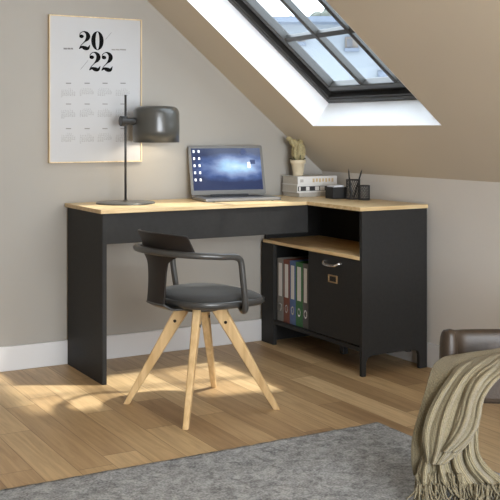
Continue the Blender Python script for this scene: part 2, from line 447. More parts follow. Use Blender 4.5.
# ------------------------------------------------------------------ desk
TZ0, TZ1 = .735, .7525
DF = -.462; DL = 0.0; CXL = 1.05; CXR = 1.418; CY = -.90
desk = thing('corner_desk', 'anthracite L-shaped corner desk with light oak top and a low open cabinet', 'desk')
bm = nb()
prism(bm, [(-.009, -.002), (-.009, DF-.004), (CXL-.012, DF-.004), (CXL-.012, CY-.003), (CXR+.004, CY-.003), (CXR+.004, -.005)], TZ0, TZ1)
ob = obj('tabletop', bm, M['oak'], desk, bevel=.0015); ob['label'] = 'light oak L-shaped top'
obj('side_panel', B(0, .02, DF, -.018, 0, TZ0), M['black'], desk, bevel=.0012)
obj('modesty_panel', B(.02, CXL, DF+.002, DF+.02, .603, TZ0), M['black'], desk, bevel=.001)
# cabinet carcass
obj('end_panel', prism(nb(), [(CXL, TZ0), (CXL, .0), (CXL+.021, .0), (CXL+.023, .06), (CXL+.034, .082), (CXL+.06, .09), (CXR-.09, .09), (CXR-.052, .082), (CXR-.044, .06), (CXR-.042, .0), (CXR, .0), (CXR, TZ0)],
    0, .02, Matrix(((1, 0, 0, 0), (0, 0, 1, CY), (0, 1, 0, 0), (0, 0, 0, 1)))), M['black'], desk, bevel=.0012)
obj('cabinet_upright', B(CXL, CXL+.02, -.138, -.018, 0, .515), M['black'], desk, bevel=.001)
obj('cabinet_upright', B(CXL+.02, CXR, -.036, -.018, 0, TZ0), M['black'], desk, bevel=.001)
obj('back_panel', B(CXR-.012, CXR, CY+.02, -.036, .105, TZ0), M['black'], desk)
obj('bottom_board', B(CXL+.003, CXR-.012, CY+.02, -.138, .108, .128), M['black'], desk, bevel=.001)
obj('middle_divider', B(CXL+.012, CXR-.012, -.462, -.446, .128, .513), M['black'], desk)
ob = obj('shelf', B(CXL-.002, CXR-.012, CY+.0205, -.0365, .515, .531), M['oakY'], desk, bevel=.0012); ob['label'] = 'oak shelf'
obj('leg', B(1.235, 1.265, -.49, -.46, 0, .108), M['blackmetal'], desk, bevel=.003)
obj('leg', B(CXR-.04, CXR-.012, -.10, -.06, 0, .108), M['blackmetal'], desk, bevel=.003)
obj('bracket', B(CXR-.10, CXR-.075, CY+.02, CY+.045, .078, .108), M['blackmetal'], desk, bevel=.002)
door = obj('door', B(CXL+.002, CXL+.018, CY+.0225, -.462, .133, .511), M['black'], desk, bevel=.0012)
# bow handle
yc = -.672; zc = .474
pts = smoothpath([(CXL+.002, yc+.062, zc+.009), (CXL-.012, yc+.060, zc+.007), (CXL-.022, yc+.042, zc-.001), (CXL-.025, yc, zc-.003), (CXL-.022, yc-.042, zc-.001), (CXL-.012, yc-.060, zc+.007), (CXL+.002, yc-.062, zc+.009)], 6)
h = obj('handle', tube(nb(), pts, .0075, 10, .8), M['chrome'], door, smooth=True); h['label'] = 'nickel bow handle'
bm = nb()
for a in ((-.036, .036, .400, .406), (-.036, .036, .430, .436), (-.036, -.029, .406, .430), (.029, .036, .406, .430)):
    box(bm, CXL-.004, CXL+.002, yc+a[0], yc+a[1], a[2]-.012, a[3]-.012)
l_ = obj('label_holder', bm, M['brass'], door, bevel=.001); l_['label'] = 'brass label holder'
obj('label_card', B(CXL-.001, CXL+.0015, yc-.029, yc+.029, .394, .418), M['labelin'], door)

# ------------------------------------------------------------------ ring binders
bl = ['light grey ring binder with white spine label, farthest left in the cabinet', 'rust brown ring binder with white spine label in the cabinet',
      'blue ring binder with white spine label in the cabinet', 'green ring binder with white spine label in the cabinet',
      'dark grey ring binder with white spine label beside the cabinet door']
def binder(y1, w, m, label):
    t = thing('ring_binder', label, 'binder', (CXL+.022, y1, .128), 0, 'ring binders in the desk cabinet')
    h, d = .315, .27
    bm = nb()
    box(bm, 0, .003, -w, 0, 0, h); box(bm, .003, d, -.003, 0, 0, h); box(bm, .003, d, -w, -w+.003, 0, h)
    obj('cover', bm, m, t, bevel=.0008)
    obj('paper_block', B(.02, d-.015, -w+.008, -.008, .006, h-.02), M['pages'], t)
    q = obj('spine_label', B(-.001, .0002, -w*.77, -w*.23, h*.40, h*.93), M['bookwhite'], t); q['label'] = 'white spine label'
    Mx = Matrix.Translation((.001, -w/2, h*.22)) @ Matrix.Rotation(R(-90), 4, 'Y')
    bm = nb()
    for r0, r1 in ((.009, .014),):
        n = 20; vo = []
        for rr, z in ((r0, .0), (r0, .002), (r1, .002), (r1, 0)):
            vo.append([bm.verts.new(Mx @ Vector((rr*math.cos(2*math.pi*i/n)*1.5, rr*math.sin(2*math.pi*i/n), z))) for i in range(n)])
        for a in range(4):
            A, B_ = vo[a], vo[(a+1) % 4]
            for i in range(n): bm.faces.new((A[i], A[(i+1) % n], B_[(i+1) % n], B_[i]))
    obj('finger_ring', bm, M['chrome'], t)
    return t
y = -.1400
for w, m, lab in zip((.060, .060, .056, .064, .052), BM, bl):
    binder(y, w-.0015, m, lab); y -= w

# ------------------------------------------------------------------ calendar
cal = thing('framed_calendar', 'large white 2022 wall calendar in a thin pale wood frame', 'calendar', (0, 0, 0))
cx0, cx1, cz0, cz1 = -.090, .376, .941, 1.631
bm = nb(); f = .0055
box(bm, cx0, cx0+f, -.022, -.0005, cz0, cz1); box(bm, cx1-f, cx1, -.022, -.0005, cz0, cz1)
box(bm, cx0+f, cx1-f, -.022, -.0005, cz0, cz0+f); box(bm, cx0+f, cx1-f, -.022, -.0005, cz1-f, cz1)
obj('picture_frame', bm, M['framewood'], cal, bevel=.001)
obj('paper_sheet', B(cx0+f, cx1-f, -.014, -.003, cz0+f, cz1-f), M['paper'], cal)
YP = -.0140
def cp(px, py):
    p = on_wall(px, py, YP); return p.x, p.z
def stroke(bm, pts, ws, k=6):
    P = smoothpath([(a, b, w) for (a, b), w in zip(pts, ws)], k)
    L_, R_ = [], []
    for i, p in enumerate(P):
        a = P[max(i-1, 0)]; b = P[min(i+1, len(P)-1)]
        t = Vector((b.x-a.x, b.y-a.y)).normalized(); n = Vector((-t.y, t.x)); w = max(p.z, .004)/2
        L_.append((p.x+n.x*w, p.y+n.y*w)); R_.append((p.x-n.x*w, p.y-n.y*w))
    return L_, R_
def put(bm, tf, L_, R_):
    a = [bm.verts.new(tf(*p)) for p in L_]; b = [bm.verts.new(tf(*p)) for p in R_]
    for i in range(len(a)-1): bm.faces.new((a[i], a[i+1], b[i+1], b[i]))
def glyph2(bm, tf):
    put(bm, tf, *stroke(bm, [(.05, .70), (.09, .88), (.28, .985), (.46, .90), (.53, .74), (.47, .58), (.32, .42), (.14, .24), (.05, .08)], [.03, .04, .05, .17, .24, .19, .06, .035, .05]))
    put(bm, tf, *stroke(bm, [(.03, .04), (.17, .14), (.36, .09), (.52, .09), (.63, .27)], [.05, .13, .22, .16, .02]))
    c = [(.16+.125*math.cos(t*math.pi/12), .72+.10*math.sin(t*math.pi/12)) for t in range(24)]
    bm.faces.new([bm.verts.new(tf(*p)) for p in c])
def glyph0(bm, tf):
    n = 40; o_ = []; i_ = []
    for k in range(n):
        a = 2*math.pi*k/n
        o_.append(bm.verts.new(tf(.33+.33*math.cos(a), .5+.5*math.sin(a)))); i_.append(bm.verts.new(tf(.33+.10*math.cos(a), .5+.465*math.sin(a))))
    for k in range(n): bm.faces.new((o_[k], o_[(k+1) % n], i_[(k+1) % n], i_[k]))
def place(fn, px0, px1, py0, py1, wd, name):
    X0, Z1 = cp(px0, py0); X1, Z0 = cp(px1, py1)
    bm = nb(); fn(bm, lambda a, b: Vector((X0+(X1-X0)*a/wd, YP-.0006, Z0+(Z1-Z0)*b)))
    o = obj(name, bm, M['ink'], cal)
    s = o.modifiers.new('t', 'SOLIDIFY'); s.thickness = .0006; s.offset = 0
place(glyph2, 78.6, 90.3, 31, 50, .65, 'numeral'); place(glyph0, 91.2, 103.6, 31, 50.4, .66, 'numeral')
place(glyph2, 88.8, 100.6, 51.8, 71.2, .65, 'numeral'); place(glyph2, 101, 112.8, 52, 71.6, .65, 'numeral')
def flatq(bm, pa, pb, w):
    """thin line between two marks on the sheet"""
    a = Vector(cp(*pa)); b = Vector(cp(*pb)); t = (b-a).normalized(); n = Vector((-t.y, t.x))*w/2
    vs = [bm.verts.new((p.x, YP-.0004, p.y)) for p in (a+n, b+n, b-n, a-n)]
    bm.faces.new(vs); return bm
for p0, p1 in (((80.5, 69.5), (88, 60.5)), ((105.5, 39.5), (111.5, 32.5))): obj('slash_line', flatq(nb(), p0, p1, .0018), M['midink'], cal)
bm = nb()
for a, b in ((63.5, 67.0), (67.4, 70.5), (70.9, 73)): flatq(bm, (a, 48.6), (b, 48.7), .0078)
obj('small_caption', bm, M['midink'], cal)
bm = nb()
for a, b in ((111.5, 115.4), (115.8, 119.5), (119.9, 126)): flatq(bm, (a, 49.6), (b, 49.9), .0060)
obj('small_caption', bm, M['greyink'], cal)
# twelve months, four columns by three rows: a short heading bar and day grid
X_, Zh = [], []
colpx = [61, 79.6, 97.5, 115.5]; cw = 15
rowpx = [(83.2, 87.5, 98), (104, 108, 119), (128.6, 132.5, 144)]
startd = [5, 1, 1, 4, 6, 2, 4, 0, 3, 5, 1, 3]; nd = [31, 28, 31, 30, 31, 30, 31, 31, 30, 31, 30, 31]
mi = 0
for (hy, y0_, y1_) in rowpx:
    for c in colpx:
        obj('month_heading', flatq(nb(), (c+cw/2-2.6, hy), (c+cw/2+2.6, hy+.05), .0045), M['midink' if hy < 90 else 'greyink'], cal)
        X0, Z1 = cp(c, y0_); X1, Z0 = cp(c+cw, y1_)
        tx = ''
        cells = ['  ']*startd[mi]+['%2d' % d for d in range(1, nd[mi]+1)]
        for k, s in enumerate(cells):
            cu = None
        # day figures as tiny seven-by-six grid of type
        cu = bpy.data.curves.new('day_grid', 'FONT')
        lines = [' '.join(x for x in cells[i:i+7]) for i in range(0, len(cells), 7)]
        cu.body = '\n'.join(lines); cu.size = (Z1-Z0)/6*1.05; cu.space_line = .9
        o_ = bpy.data.objects.new('day_grid', cu); C.objects.link(o_); o_.parent = cal
        cu.materials.append(M['greyink'])
        o_.location = (X0, YP-.0004, Z1-(Z1-Z0)/6); o_.rotation_euler = (R(90), 0, 0); o_.scale = (1.0, 1, 1)
        bpy.context.view_layer.update()
        me = bpy.data.meshes.new_from_object(o_.evaluated_get(bpy.context.evaluated_depsgraph_get()))
        wd_ = max(v.co.x for v in me.vertices)
        mo = bpy.data.objects.new('day_grid', me); C.objects.link(mo); mo.parent = cal
        mo.location = o_.location; mo.rotation_euler = o_.rotation_euler; mo.scale = ((X1-X0)/wd_*.94, 1, 1)
        bpy.data.objects.remove(o_); mo.name = 'day_grid'; mo['kind'] = 'stuff'; mi += 1

# ------------------------------------------------------------------ table lamp
lx, ly = .232, -.160
lamp = thing('table_lamp', 'grey metal table lamp with round-topped shade on a thin pole', 'lamp', (lx, ly, TZ1))
obj('base', lathe(nb(), [(.136, 0), (.138, .003), (.134, .007), (.05, .010), (.014, .0115), (.009, .018)], n=56), M['lampgrey'], lamp, smooth=True)
obj('pole', cyl(nb(), (0, 0, .01), (0, 0, .506), .0055), M['steel'], lamp, smooth=True)
sx = .156; zt, zb = .455, .284
bm = nb()
pr = []
R0 = .110
for r, z in [(R0-.006, zb+.001), (R0, zb), (R0+.001, zb+.06), (R0, zt-.035), (R0-.003, zt-.020), (R0-.010, zt-.009), (R0-.022, zt-.002), (R0-.045, zt+.001), (.0005, zt+.001)]: pr.append((r, z))
lathe(bm, pr, (sx, 0, 0), 56, capb=False)
sh = obj('lamp_shade', bm, M['lampgrey'], lamp, smooth=True)
bm = nb(); lathe(bm, [(R0-.006, zb+.001), (R0-.006, zt-.045), (R0-.02, zt-.02), (R0-.05, zt-.008), (.0005, zt-.007)], (sx, 0, 0), 48, capb=False)
obj('shade_lining', bm, M['lampin'], sh, smooth=True)
bm = nb(); lathe(bm, [(.012, zt-.06), (.014, zt-.02), (.01, zt-.008)], (sx, 0, 0), 16)
lathe(bm, [(.002, zt-.115), (.016, zt-.108), (.024, zt-.09), (.02, zt-.07), (.012, zt-.058)], (sx, 0, 0), 20)
obj('bulb', bm, M['lampin'], sh, smooth=True)
bm = nb()
cyl(bm, (-.026, 0, .384), (-.006, 0, .384), .024, n=24); cyl(bm, (-.006, 0, .384), (sx-R0+.004, 0, .384), .017, n=20)
obj('clamp', bm, M['blackmetal'], lamp, smooth=False, bevel=.002)
bm = nb(); cyl(bm, (0, 0, .362), (0, 0, .406), .010, n=20); obj('pole_collar', bm, M['blackmetal'], lamp, bevel=.001)

# ------------------------------------------------------------------ laptop
lap = thing('laptop', 'open grey laptop with blue glowing wallpaper on the desk', 'laptop', (.792, -.215, TZ1), R(-9))
w, d = .395, .215
def rrect(w, d, r, n=5):
    pts = []
    for cx_, cy_, a0 in ((w/2-r, d/2-r, 0), (-w/2+r, d/2-r, 90), (-w/2+r, -d/2+r, 180), (w/2-r, -d/2+r, 270)):
        for k in range(n+1):
            a = R(a0+90*k/n); pts.append((cx_+r*math.cos(a), cy_+r*math.sin(a)))
    return pts
base = obj('base', prism(nb(), rrect(w, d, .012), .002, .016), M['lapgrey'], lap, bevel=.002)
bm = nb()
kw, kd = .0175, .0165
for r in range(5):
    for c in range(15):
        x = -.138+c*.0197; yv = .085-r*.0195
        box(bm, x-kw/2, x+kw/2, yv-kd/2, yv+kd/2, .016, .0172)
box(bm, -.05, .05, .085-5*.0195-kd/2, .085-5*.0195+kd/2, .016, .0172)
obj('keyboard', bm, M['lapkeys'], base)
obj('touchpad', B(-.05, .05, -.108, -.042, .0160, .0164), M['lapbezel'], base)
for x in (-.15, .15):
    for yv in (-.1, .1): obj('rubber_foot', cyl(nb(), (x, yv, 0), (x, yv, .0021), .006), M['seal'], base)
TL = R(14)   # lid leans back
Mlid = Matrix.Translation((0, d/2-.004, .017)) @ Matrix.Rotation(-TL, 4, 'X') @ Matrix(((1, 0, 0, 0), (0, 0, -1, 0), (0, 1, 0, 0), (0, 0, 0, 1)))
# lid local: x right, y up the lid, z towards the user
def lidprism(poly, z0, z1): return prism(nb(), poly, z0, z1, Mlid)
H = .252
lid = obj('lid', lidprism([(x, yv+H/2+.002) for x, yv in rrect(w, H, .010)], -.004, .003), M['lapbezel'], lap, bevel=.0012)
bm = nb()
sw0, sw1, sh0, sh1 = -w/2+.014, w/2-.014, .026, H-.012
vs = [bm.verts.new(Mlid @ Vector(p)) for p in ((sw0, sh0, .0034), (sw1, sh0, .0034), (sw1, sh1, .0034), (sw0, sh1, .0034))]
fc = bm.faces.new(vs); ul = bm.loops.layers.uv.verify()
for l, uv_ in zip(fc.loops, ((0, 0), (1, 0), (1, 1), (0, 1))): l[ul].uv = uv_
scr = obj('screen', bm, M['screen'], lid)
icm, icn, icb = newmat('icon_glow'); icb.inputs['Emission Color'].default_value = s2l((214, 220, 228)); icb.inputs['Emission Strength'].default_value = .9
icd, icn, icb = newmat('icon_dark_glow'); icb.inputs['Base Color'].default_value = (.01, .012, .03, 1); icb.inputs['Emission Color'].default_value = s2l((52, 70, 112)); icb.inputs['Emission Strength'].default_value = .8
def lq(bm, x, yv, wx, wy): obox(bm, Mlid @ Vector((x-wx/2, yv-wy/2, .0035)), Mlid.to_3x3() @ Vector((wx, 0, 0)), Mlid.to_3x3() @ Vector((0, wy, 0)), Mlid.to_3x3() @ Vector((0, 0, .0003)))
for r in range(5):
    for c in range(2):
        bm = nb(); lq(bm, sw0+.013+c*.026, sh1-.016-r*.036, .009, .013); obj('desktop_icon', bm, icm, scr)
bm = nb(); cyl(bm, Mlid @ Vector((.092, sh1-.020, .0035)), Mlid @ Vector((.092, sh1-.020, .0039)), .015, n=24); obj('desktop_widget', bm, icd, scr)
bm = nb(); lq(bm, .15-.012, sh1-.072, .028, .022); obj('desktop_widget', bm, icd, scr)
bm = nb(); lq(bm, .118, sh1-.088, .016, .03); obj('desktop_icon', bm, icm, scr)
bm = nb(); cyl(bm, (-.10, d/2-.006, .018), (.10, d/2-.006, .018), .006, n=14); obj('hinge', bm, M['lapkeys'], lap, smooth=False)

# ------------------------------------------------------------------ books, pot, organiser
BKX, BKY, BKR = 1.283, -.115, R(-2)
bw, bd = .236, .165
zb_ = TZ1
specs = [(.022, 'pale thin book at the bottom of the stack beside the laptop', 'low'), (.040, 'thick book with dark printed spine in the middle of the stack', 'dark'), (.043, 'white hardback book on top of the stack under the potted cactus', 'top')]
tops = []
for k, (hh, lab, st) in enumerate(specs):
    t = thing('book', lab, 'book', (BKX+(.004, -.002, 0)[k], BKY, zb_), BKR+R((1.5, -.8, 0)[k]), 'books stacked beside the laptop')
    W2, D2 = bw/2, bd/2
    c = .003
    bm = nb(); box(bm, -W2, W2, -D2, D2, 0, c); box(bm, -W2, W2, -D2, D2, hh-c, hh); box(bm, -W2, W2, -D2, -D2+c, c, hh-c)
    obj('cover', bm, M['bookwhite'] if st != 'low' else M['bookgrey'], t, bevel=.001)
    obj('page_block', B(-W2+.003, W2-.003, -D2+c, D2-.004, c, hh-c), M['pages'], t)
    if st == 'dark':
        obj('spine_band', B(-W2+.004, W2-.004, -D2-.0008, -D2, .008, hh-.008), M['bookdark'], t)
        for x0, x1 in ((-.108, -.098), (-.066, -.046), (-.012, .012), (.018, .044), (.07, .08)): obj('spine_print', B(x0, x1, -D2-.0014, -D2-.0008, .010, hh-.010), M['bookwhite'], t)
    if st == 'top':
        for q in range(7):
            x0 = -.03+q*.019; obj('spine_print', B(x0, x0+.012, -D2-.0006, -D2, .012+.002*(q % 2), hh-.012), M['booktan'], t)
        bm = nb(); box(bm, -.104, -.085, -D2-.0006, -D2, .013, hh-.015); obj('spine_emblem', bm, M['bookgrey'], t)
    zb_ += hh
pz = zb_
pp = thing('potted_cactus', 'small pale cactus in a cream pot standing on the books', 'plant', (1.222, -.100, pz+.0))
pot = obj('pot', lathe(nb(), [(.025, 0), (.027, .003), (.035, .061), (.040, .063), (.0415, .082), (.038, .083), (.035, .072), (.001, .070)], n=32, capt=False), M['pot'], pp, smooth=True)
obj('soil', lathe(nb(), [(.0355, .066), (.0355, .074), (.001, .077)], n=20), M['soil'], pp)
def cactus_body(bm, c, rx, rz, ribs=9, tilt=(0, 0)):
    nu, nv = 54, 18; rings = []
    for j in range(nv+1):
        ph = math.pi*j/nv
        ring = []
        for i in range(nu):
            a = 2*math.pi*i/nu
            rr = rx*math.sin(ph)*(1+.10*math.cos(ribs*a))+.0003
            z = rz*(1-math.cos(ph))
            ring.append(bm.verts.new((c[0]+rr*math.cos(a)+tilt[0]*z, c[1]+rr*math.sin(a)+tilt[1]*z, c[2]+z)))
        rings.append(ring)
    for a, b in zip(rings, rings[1:]):
        for i in range(nu): bm.faces.new((a[i], a[(i+1) % nu], b[(i+1) % nu], b[i]))
    bm.faces.new(rings[0][::-1]); bm.faces.new(rings[-1])
bm = nb(); cactus_body(bm, (.003, 0, .070), .034, .054); obj('cactus_stem', bm, M['cactus'], pp, smooth=True)
bm = nb(); cactus_body(bm, (-.020, .0, .150), .022, .021, 7, (-.3, 0)); cactus_body(bm, (.016, .0, .168), .015, .014, 7, (.2, 0)); cactus_body(bm, (-.050, .0, .178), .013, .013, 7, (-.3, 0))
obj('offshoot', bm, M['cactus'], pp, smooth=True)
bm = nb()
for k in range(240):
    a = random.uniform(0, 6.283); ph = random.uniform(.3, 2.9); rr = .034*math.sin(ph); z = .070+.054*(1-math.cos(ph))
    p = Vector((.003+rr*math.cos(a), rr*math.sin(a), z)); nrm = Vector((math.cos(a)*math.sin(ph), math.sin(a)*math.sin(ph), -math.cos(ph)))
    cyl(bm, p, p+nrm*random.uniform(.005, .009), .0006, .0001, 4)
for k in range(90):
    c0, r0 = random.choice((((-.025, 0, .171), .022), ((.018, 0, .182), .015), ((-.053, 0, .191), .013)))
    d_ = Vector((random.gauss(0, 1), random.gauss(0, 1), random.gauss(0, 1))).normalized()
    p = Vector(c0)+d_*r0*.9; cyl(bm, p, p+d_*.007, .0006, .0001, 4)
ob = obj('spines', bm, M['spine'], pp); ob['kind'] = 'stuff'
bm = nb()
for k in range(7):
    a = k*.9; tube(bm, smoothpath([(.018*math.cos(a), .018*math.sin(a), .073), (.032*math.cos(a), .032*math.sin(a), .086), (.046*math.cos(a), .040*math.sin(a), .090+.010*(k % 3))], 4), [.003]*4+[.0025]*4+[.001], 6)
obj('leaf', bm, M['leafdark'], pp, smooth=True)

# note box
nbx = thing('desk_box', 'small dark open box of white notes in front of the books', 'box', (1.278, -.365, TZ1), R(-4))
bm = nb(); a = .038
box(bm, -a, a, -a, a, 0, .004)
for q in ((-a, a, -a, -a+.003), (-a, a, a-.003, a), (-a, -a+.003, -a+.003, a-.003), (a-.003, a, -a+.003, a-.003)): box(bm, q[0], q[1], q[2], q[3], .004, .058)
obj('box_shell', bm, M['wire'], nbx, bevel=.001)
bm = nb(); 
for k in range(5): obox(bm, (-.033+.001*k, -.032, .005+k*.0125), (.064, .002*k, 0), (-.001*k, .062, 0), (0, 0, .0118))
ob = obj('note_block', bm, M['notes'], nbx); ob['label'] = 'white note sheets'
# mesh pen cups
def mesh_cup(x, y, r, h, lab, holes=22):
    t = thing('pencil_cup', lab, 'pencil cup', (x, y, TZ1))
    bm = nb(); lathe(bm, [(r, 0), (r, .004)], n=28); obj('cup_floor', bm, M['wire'], t)
    bm = nb()
    for k in range(holes):
        a0 = 2*math.pi*k/holes
        for s in (1, -1):
            pts = [(r*math.cos(a0+s*z/h*1.2), r*math.sin(a0+s*z/h*1.2), z) for z in [h*i/8 for i in range(9)]]
            tube(bm, pts, .0011, 4)
    obj('wire_mesh', bm, M['wire'], t)
    for z in (.003, h):
        pts = [(r*math.cos(2*math.pi*i/28), r*math.sin(2*math.pi*i/28), z) for i in range(29)]
        obj('rim', tube(nb(), pts, .0025, 8), M['wire'], t, smooth=True)
    return t
mesh_cup(1.322, -.452, .034, .096, 'tall black wire mesh pencil cup holding pencils on the desk')
mesh_cup(1.337, -.522, .028, .070, 'shorter empty black wire mesh pencil cup at the desk edge')
def pencil(x, y, lean, az, L_, lab):
    t = thing('pencil', lab, 'pencil', (x, y, TZ1+.0045), az)
    d_ = Vector((math.sin(lean), 0, math.cos(lean))); n0 = Vector((0, 0, .004))
    obj('pencil_body', cyl(nb(), n0, n0+d_*L_, .0040, n=6), M['pencil'], t)
    obj('pencil_tip', cyl(nb(), n0+d_*L_, n0+d_*(L_+.014), .0039, .0006, n=6), M['pencil'], t)
pencil(1.310, -.447, R(4), R(150), .130, 'dark upright pencil standing in the tall mesh cup')
pencil(1.318, -.462, R(17), R(-20), .132, 'dark pencil leaning to the right in the tall mesh cup')
pencil(1.326, -.440, R(9), R(120), .092, 'short dark pencil leaning left in the tall mesh cup')

# ------------------------------------------------------------------ the chair
ch = thing('desk_chair', 'grey steel armchair with T-shaped back, charcoal seat pad and splayed oak legs', 'chair', (.220, -.960, 0), R(7.5))
# legs
for k, ang in enumerate((45, 135, 225, 315)):
    a = R(ang); u = Vector((math.cos(a), math.sin(a), 0)); s = Vector((-u.y, u.x, 0))
    bm = nb(); secs = []
    for t in [i/8 for i in range(9)]:
        z = .0+.402*t
        r = .302+(.064-.302)*t
        wd = .0125+(.030-.0125)*min(1, t*1.1); th_ = .0105+(.0155-.0105)*t
        c = u*r+Vector((0, 0, z))
        ring = []
        for (aa, bb) in ((-1, -.7), (-.8, -1), (.8, -1), (1, -.7), (1, .7), (.8, 1), (-.8, 1), (-1, .7)):
            ring.append(bm.verts.new(c+u*wd*aa+s*th_*bb))
        secs.append(ring)
    for A, B_ in zip(secs, secs[1:]):
        for i in range(8): bm.faces.new((A[i], A[(i+1) % 8], B_[(i+1) % 8], B_[i]))
    bm.faces.new(secs[0][::-1]); bm.faces.new(secs[-1])
    lg = obj('leg', bm, M['oakleg'], ch, smooth=False); lg['label'] = 'tapered oak leg'
    for zz in (.372, .338):
        r = .302+(.064-.302)*zz/.402; c = u*r+Vector((0, 0, zz))
        if zz < .35:
            obj('bolt', cyl(nb(), c-s*.0175, c+s*.0175, .0062, n=14), M['bolt'], lg)
SX = .040
# hub under the seat
bm = nb(); lathe(bm, [(.075, .386), (.082, .392), (.082, .402), (.12, .408)], (0, 0, 0), 36); obj('hub', bm, M['blackmetal'], ch)
for a in (0, 90, 180, 270):
    pass
def sup(a, rx, ry, n=2.7):
    c, s = math.cos(a), math.sin(a)
    k = (abs(c)**n+abs(s)**n)**(-1/n)
    return rx*k*c, ry*k*s
def ringloft(bm, prof, rx, ry, cx_=0, n=64, zf=None):
    rings = []
    for sc, z in prof:
        ring = []
        for i in range(n):
            x, yv = sup(2*math.pi*i/n, rx*sc, ry*sc)
            zz = z+(zf(x, yv) if zf else 0)
            ring.append(bm.verts.new((cx_+x, yv, zz)))
        rings.append(ring)
    for a, b in zip(rings, rings[1:]):
        for i in range(n): bm.faces.new((a[i], a[(i+1) % n], b[(i+1) % n], b[i]))
    bm.faces.new(rings[0][::-1]); bm.faces.new(rings[-1])
    return bm
dish = lambda x, yv: .010*(x/.2)**2*(1 if x > 0 else .5)*(1 if x < 0 else -1)
RX, RY = .205, .200
seat = obj('seat_shell', ringloft(nb(), [(.10, .407), (.80, .407), (.94, .411), (1.0, .422), (1.0, .434), (.985, .440), (.955, .436), (.90, .430), (.1, .428)], RX, RY, SX, zf=dish), M['chairmetal'], ch, smooth=True)
pad = obj('seat_pad', ringloft(nb(), [(.90, .428), (.945, .436), (.95, .446), (.92, .455), (.80, .463), (.6, .468), (.3, .470), (.05, .470)], RX, RY, SX, zf=lambda x, yv: dish(x, yv)-(.012*(x/.2)**2 if x > 0 else 0)), M['pad'], ch, smooth=True)
pad['label'] = 'charcoal fabric seat pad'
# arm tube: front posts rise, bend back and sweep round behind
AZ = .618
def armpts():
    out = []
    h = []
    h.append((.075, -.165, .409)); h.append((.055, -.205, .402)); h.append((.045, -.232, .412)); h.append((.040, -.240, .440)); h.append((.028, -.243, .52)); h.append((.020, -.243, .585))
    h.append((.010, -.243, .607)); h.append((-.018, -.243, .618)); h.append((-.07, -.240, .621))
    cx_ = -.06; rx, ry = .190, .236
    for a in range(12, 90, 13): 
        t = R(a); h.append((cx_-rx*math.sin(t), -ry*math.cos(t), .621+.014*math.sin(t)))
    left = [(x, -yv, z) for x, yv, z in h[::-1]]
    return h+[(cx_-rx, 0, .635)]+left
arm = obj('armrest', tube(nb(), smoothpath(armpts(), 5), .0125, 14), M['chairmetal'], ch, smooth=True); arm['label'] = 'grey tubular armrest sweeping round the back'
def arcp(t, dr=0, z=0):
    """t angle from straight back"""
    return Vector((-.06-(.190+dr)*math.cos(t), (.236+dr)*math.sin(t), z))
# upper backrest
rows = []
for j in range(9):
    v = j/8; row = []
    half = R(59-10*v)
    for i in range(41):
        t = -half+2*half*i/40
        row.append(arcp(t, -.032+.024*v-.004*math.sin(v*3.14), .628+.078*v-.010*(abs(t)/R(56))**2*v))
    rows.append(row)
br = obj('backrest', grid_surf(nb(), rows), M['chairback'], ch, smooth=True, solid=.010, bevel=.002)
br['label'] = 'dark curved backrest'
# central splat flowing down from the arm tube under the seat
rows = []
prof = [(.646, -.020, 52), (.628, -.028, 40), (.608, -.036, 28), (.588, -.040, 21.5), (.56, -.041, 19), (.52, -.041, 18), (.48, -.039, 17.5), (.45, -.036, 17.5), (.425, -.034, 17.5)]
for z, dr, hf in prof:
    half = R(hf)
    rows.append([arcp(-half+2*half*i/24, dr, z-(.004 if z > .6 else 0)*abs(i-12)/12) for i in range(25)])
sp_ = obj('back_splat', grid_surf(nb(), rows), M['chairback'], ch, smooth=True, solid=.009, bevel=.002, sub=1)
# tongue from splat bottom to the seat
rows = []
for k in range(7):
    t = k/6; row = []
    for i in range(17):
        yv = -.064+.128*i/16
        x0 = -.06-(.161)*math.sqrt(max(0, 1-(yv/.202)**2))
        row.append(Vector((x0+(.085)*t, yv*(1+.15*t), .432-.024*math.sin(min(1, t*1.6)*math.pi/2))))
    rows.append(row)
obj('seat_bracket', grid_surf(nb(), rows), M['chairmetal'], ch, smooth=True, solid=.007)

# ------------------------------------------------------------------ leather lounge chair and throw
base_p = spot(525, 0, 3.02)
lc = thing('lounge_chair', 'low dark brown leather lounge chair at the right edge of the picture', 'armchair', (base_p.x, base_p.y, 0), -TH)
# local axes: x to the right of the view, y away
def loc(px, z): 
    return ((px-CX)/FPX*z-(530-CX)/FPX*3.3, z-3.3)
# shell band: rounded end at the left, sweeping round the seat
def band():
    pts = [(-.208, .055), (-.213, .09), (-.203, .14), (-.165, .175), (-.10, .185), (.02, .195), (.16, .26), (.30, .42), (.48, .46), (.62, .34), (.68, .15)]
    P = smoothpath([(x, y_, 0) for x, y_ in pts], 8)
    bm = nb(); rings = []
    n = 20
    for i, p in enumerate(P):
        t = (P[min(i+1, len(P)-1)]-P[max(0, i-1)]).normalized(); nn = Vector((t.y, -t.x, 0))
        s = i/(len(P)-1)
        zt_ = .487-.030*min(1, s*3.5)
        zb__ = .29
        e = math.sqrt(1-(1-min(1, (i+.6)/7))**2)
        ring = []
        for k in range(n):
            a = 2*math.pi*k/n
            c, s_ = math.cos(a), math.sin(a)
            kx = abs(c)**.6*(1 if c >= 0 else -1); kz = abs(s_)**.6*(1 if s_ >= 0 else -1)
            ring.append(bm.verts.new(p+nn*kx*.026*e+Vector((0, 0, (zt_+zb__)/2+kz*(zt_-zb__)/2*(.55+.45*e)))))
        rings.append(ring)
    for a, b in zip(rings, rings[1:]):
        for k in range(n): bm.faces.new((a[k], a[(k+1) % n], b[(k+1) % n], b[k]))
    bm.faces.new(rings[0][::-1]); bm.faces.new(rings[-1])
    return bm
obj('backrest', band(), M['leather'], lc, smooth=True)
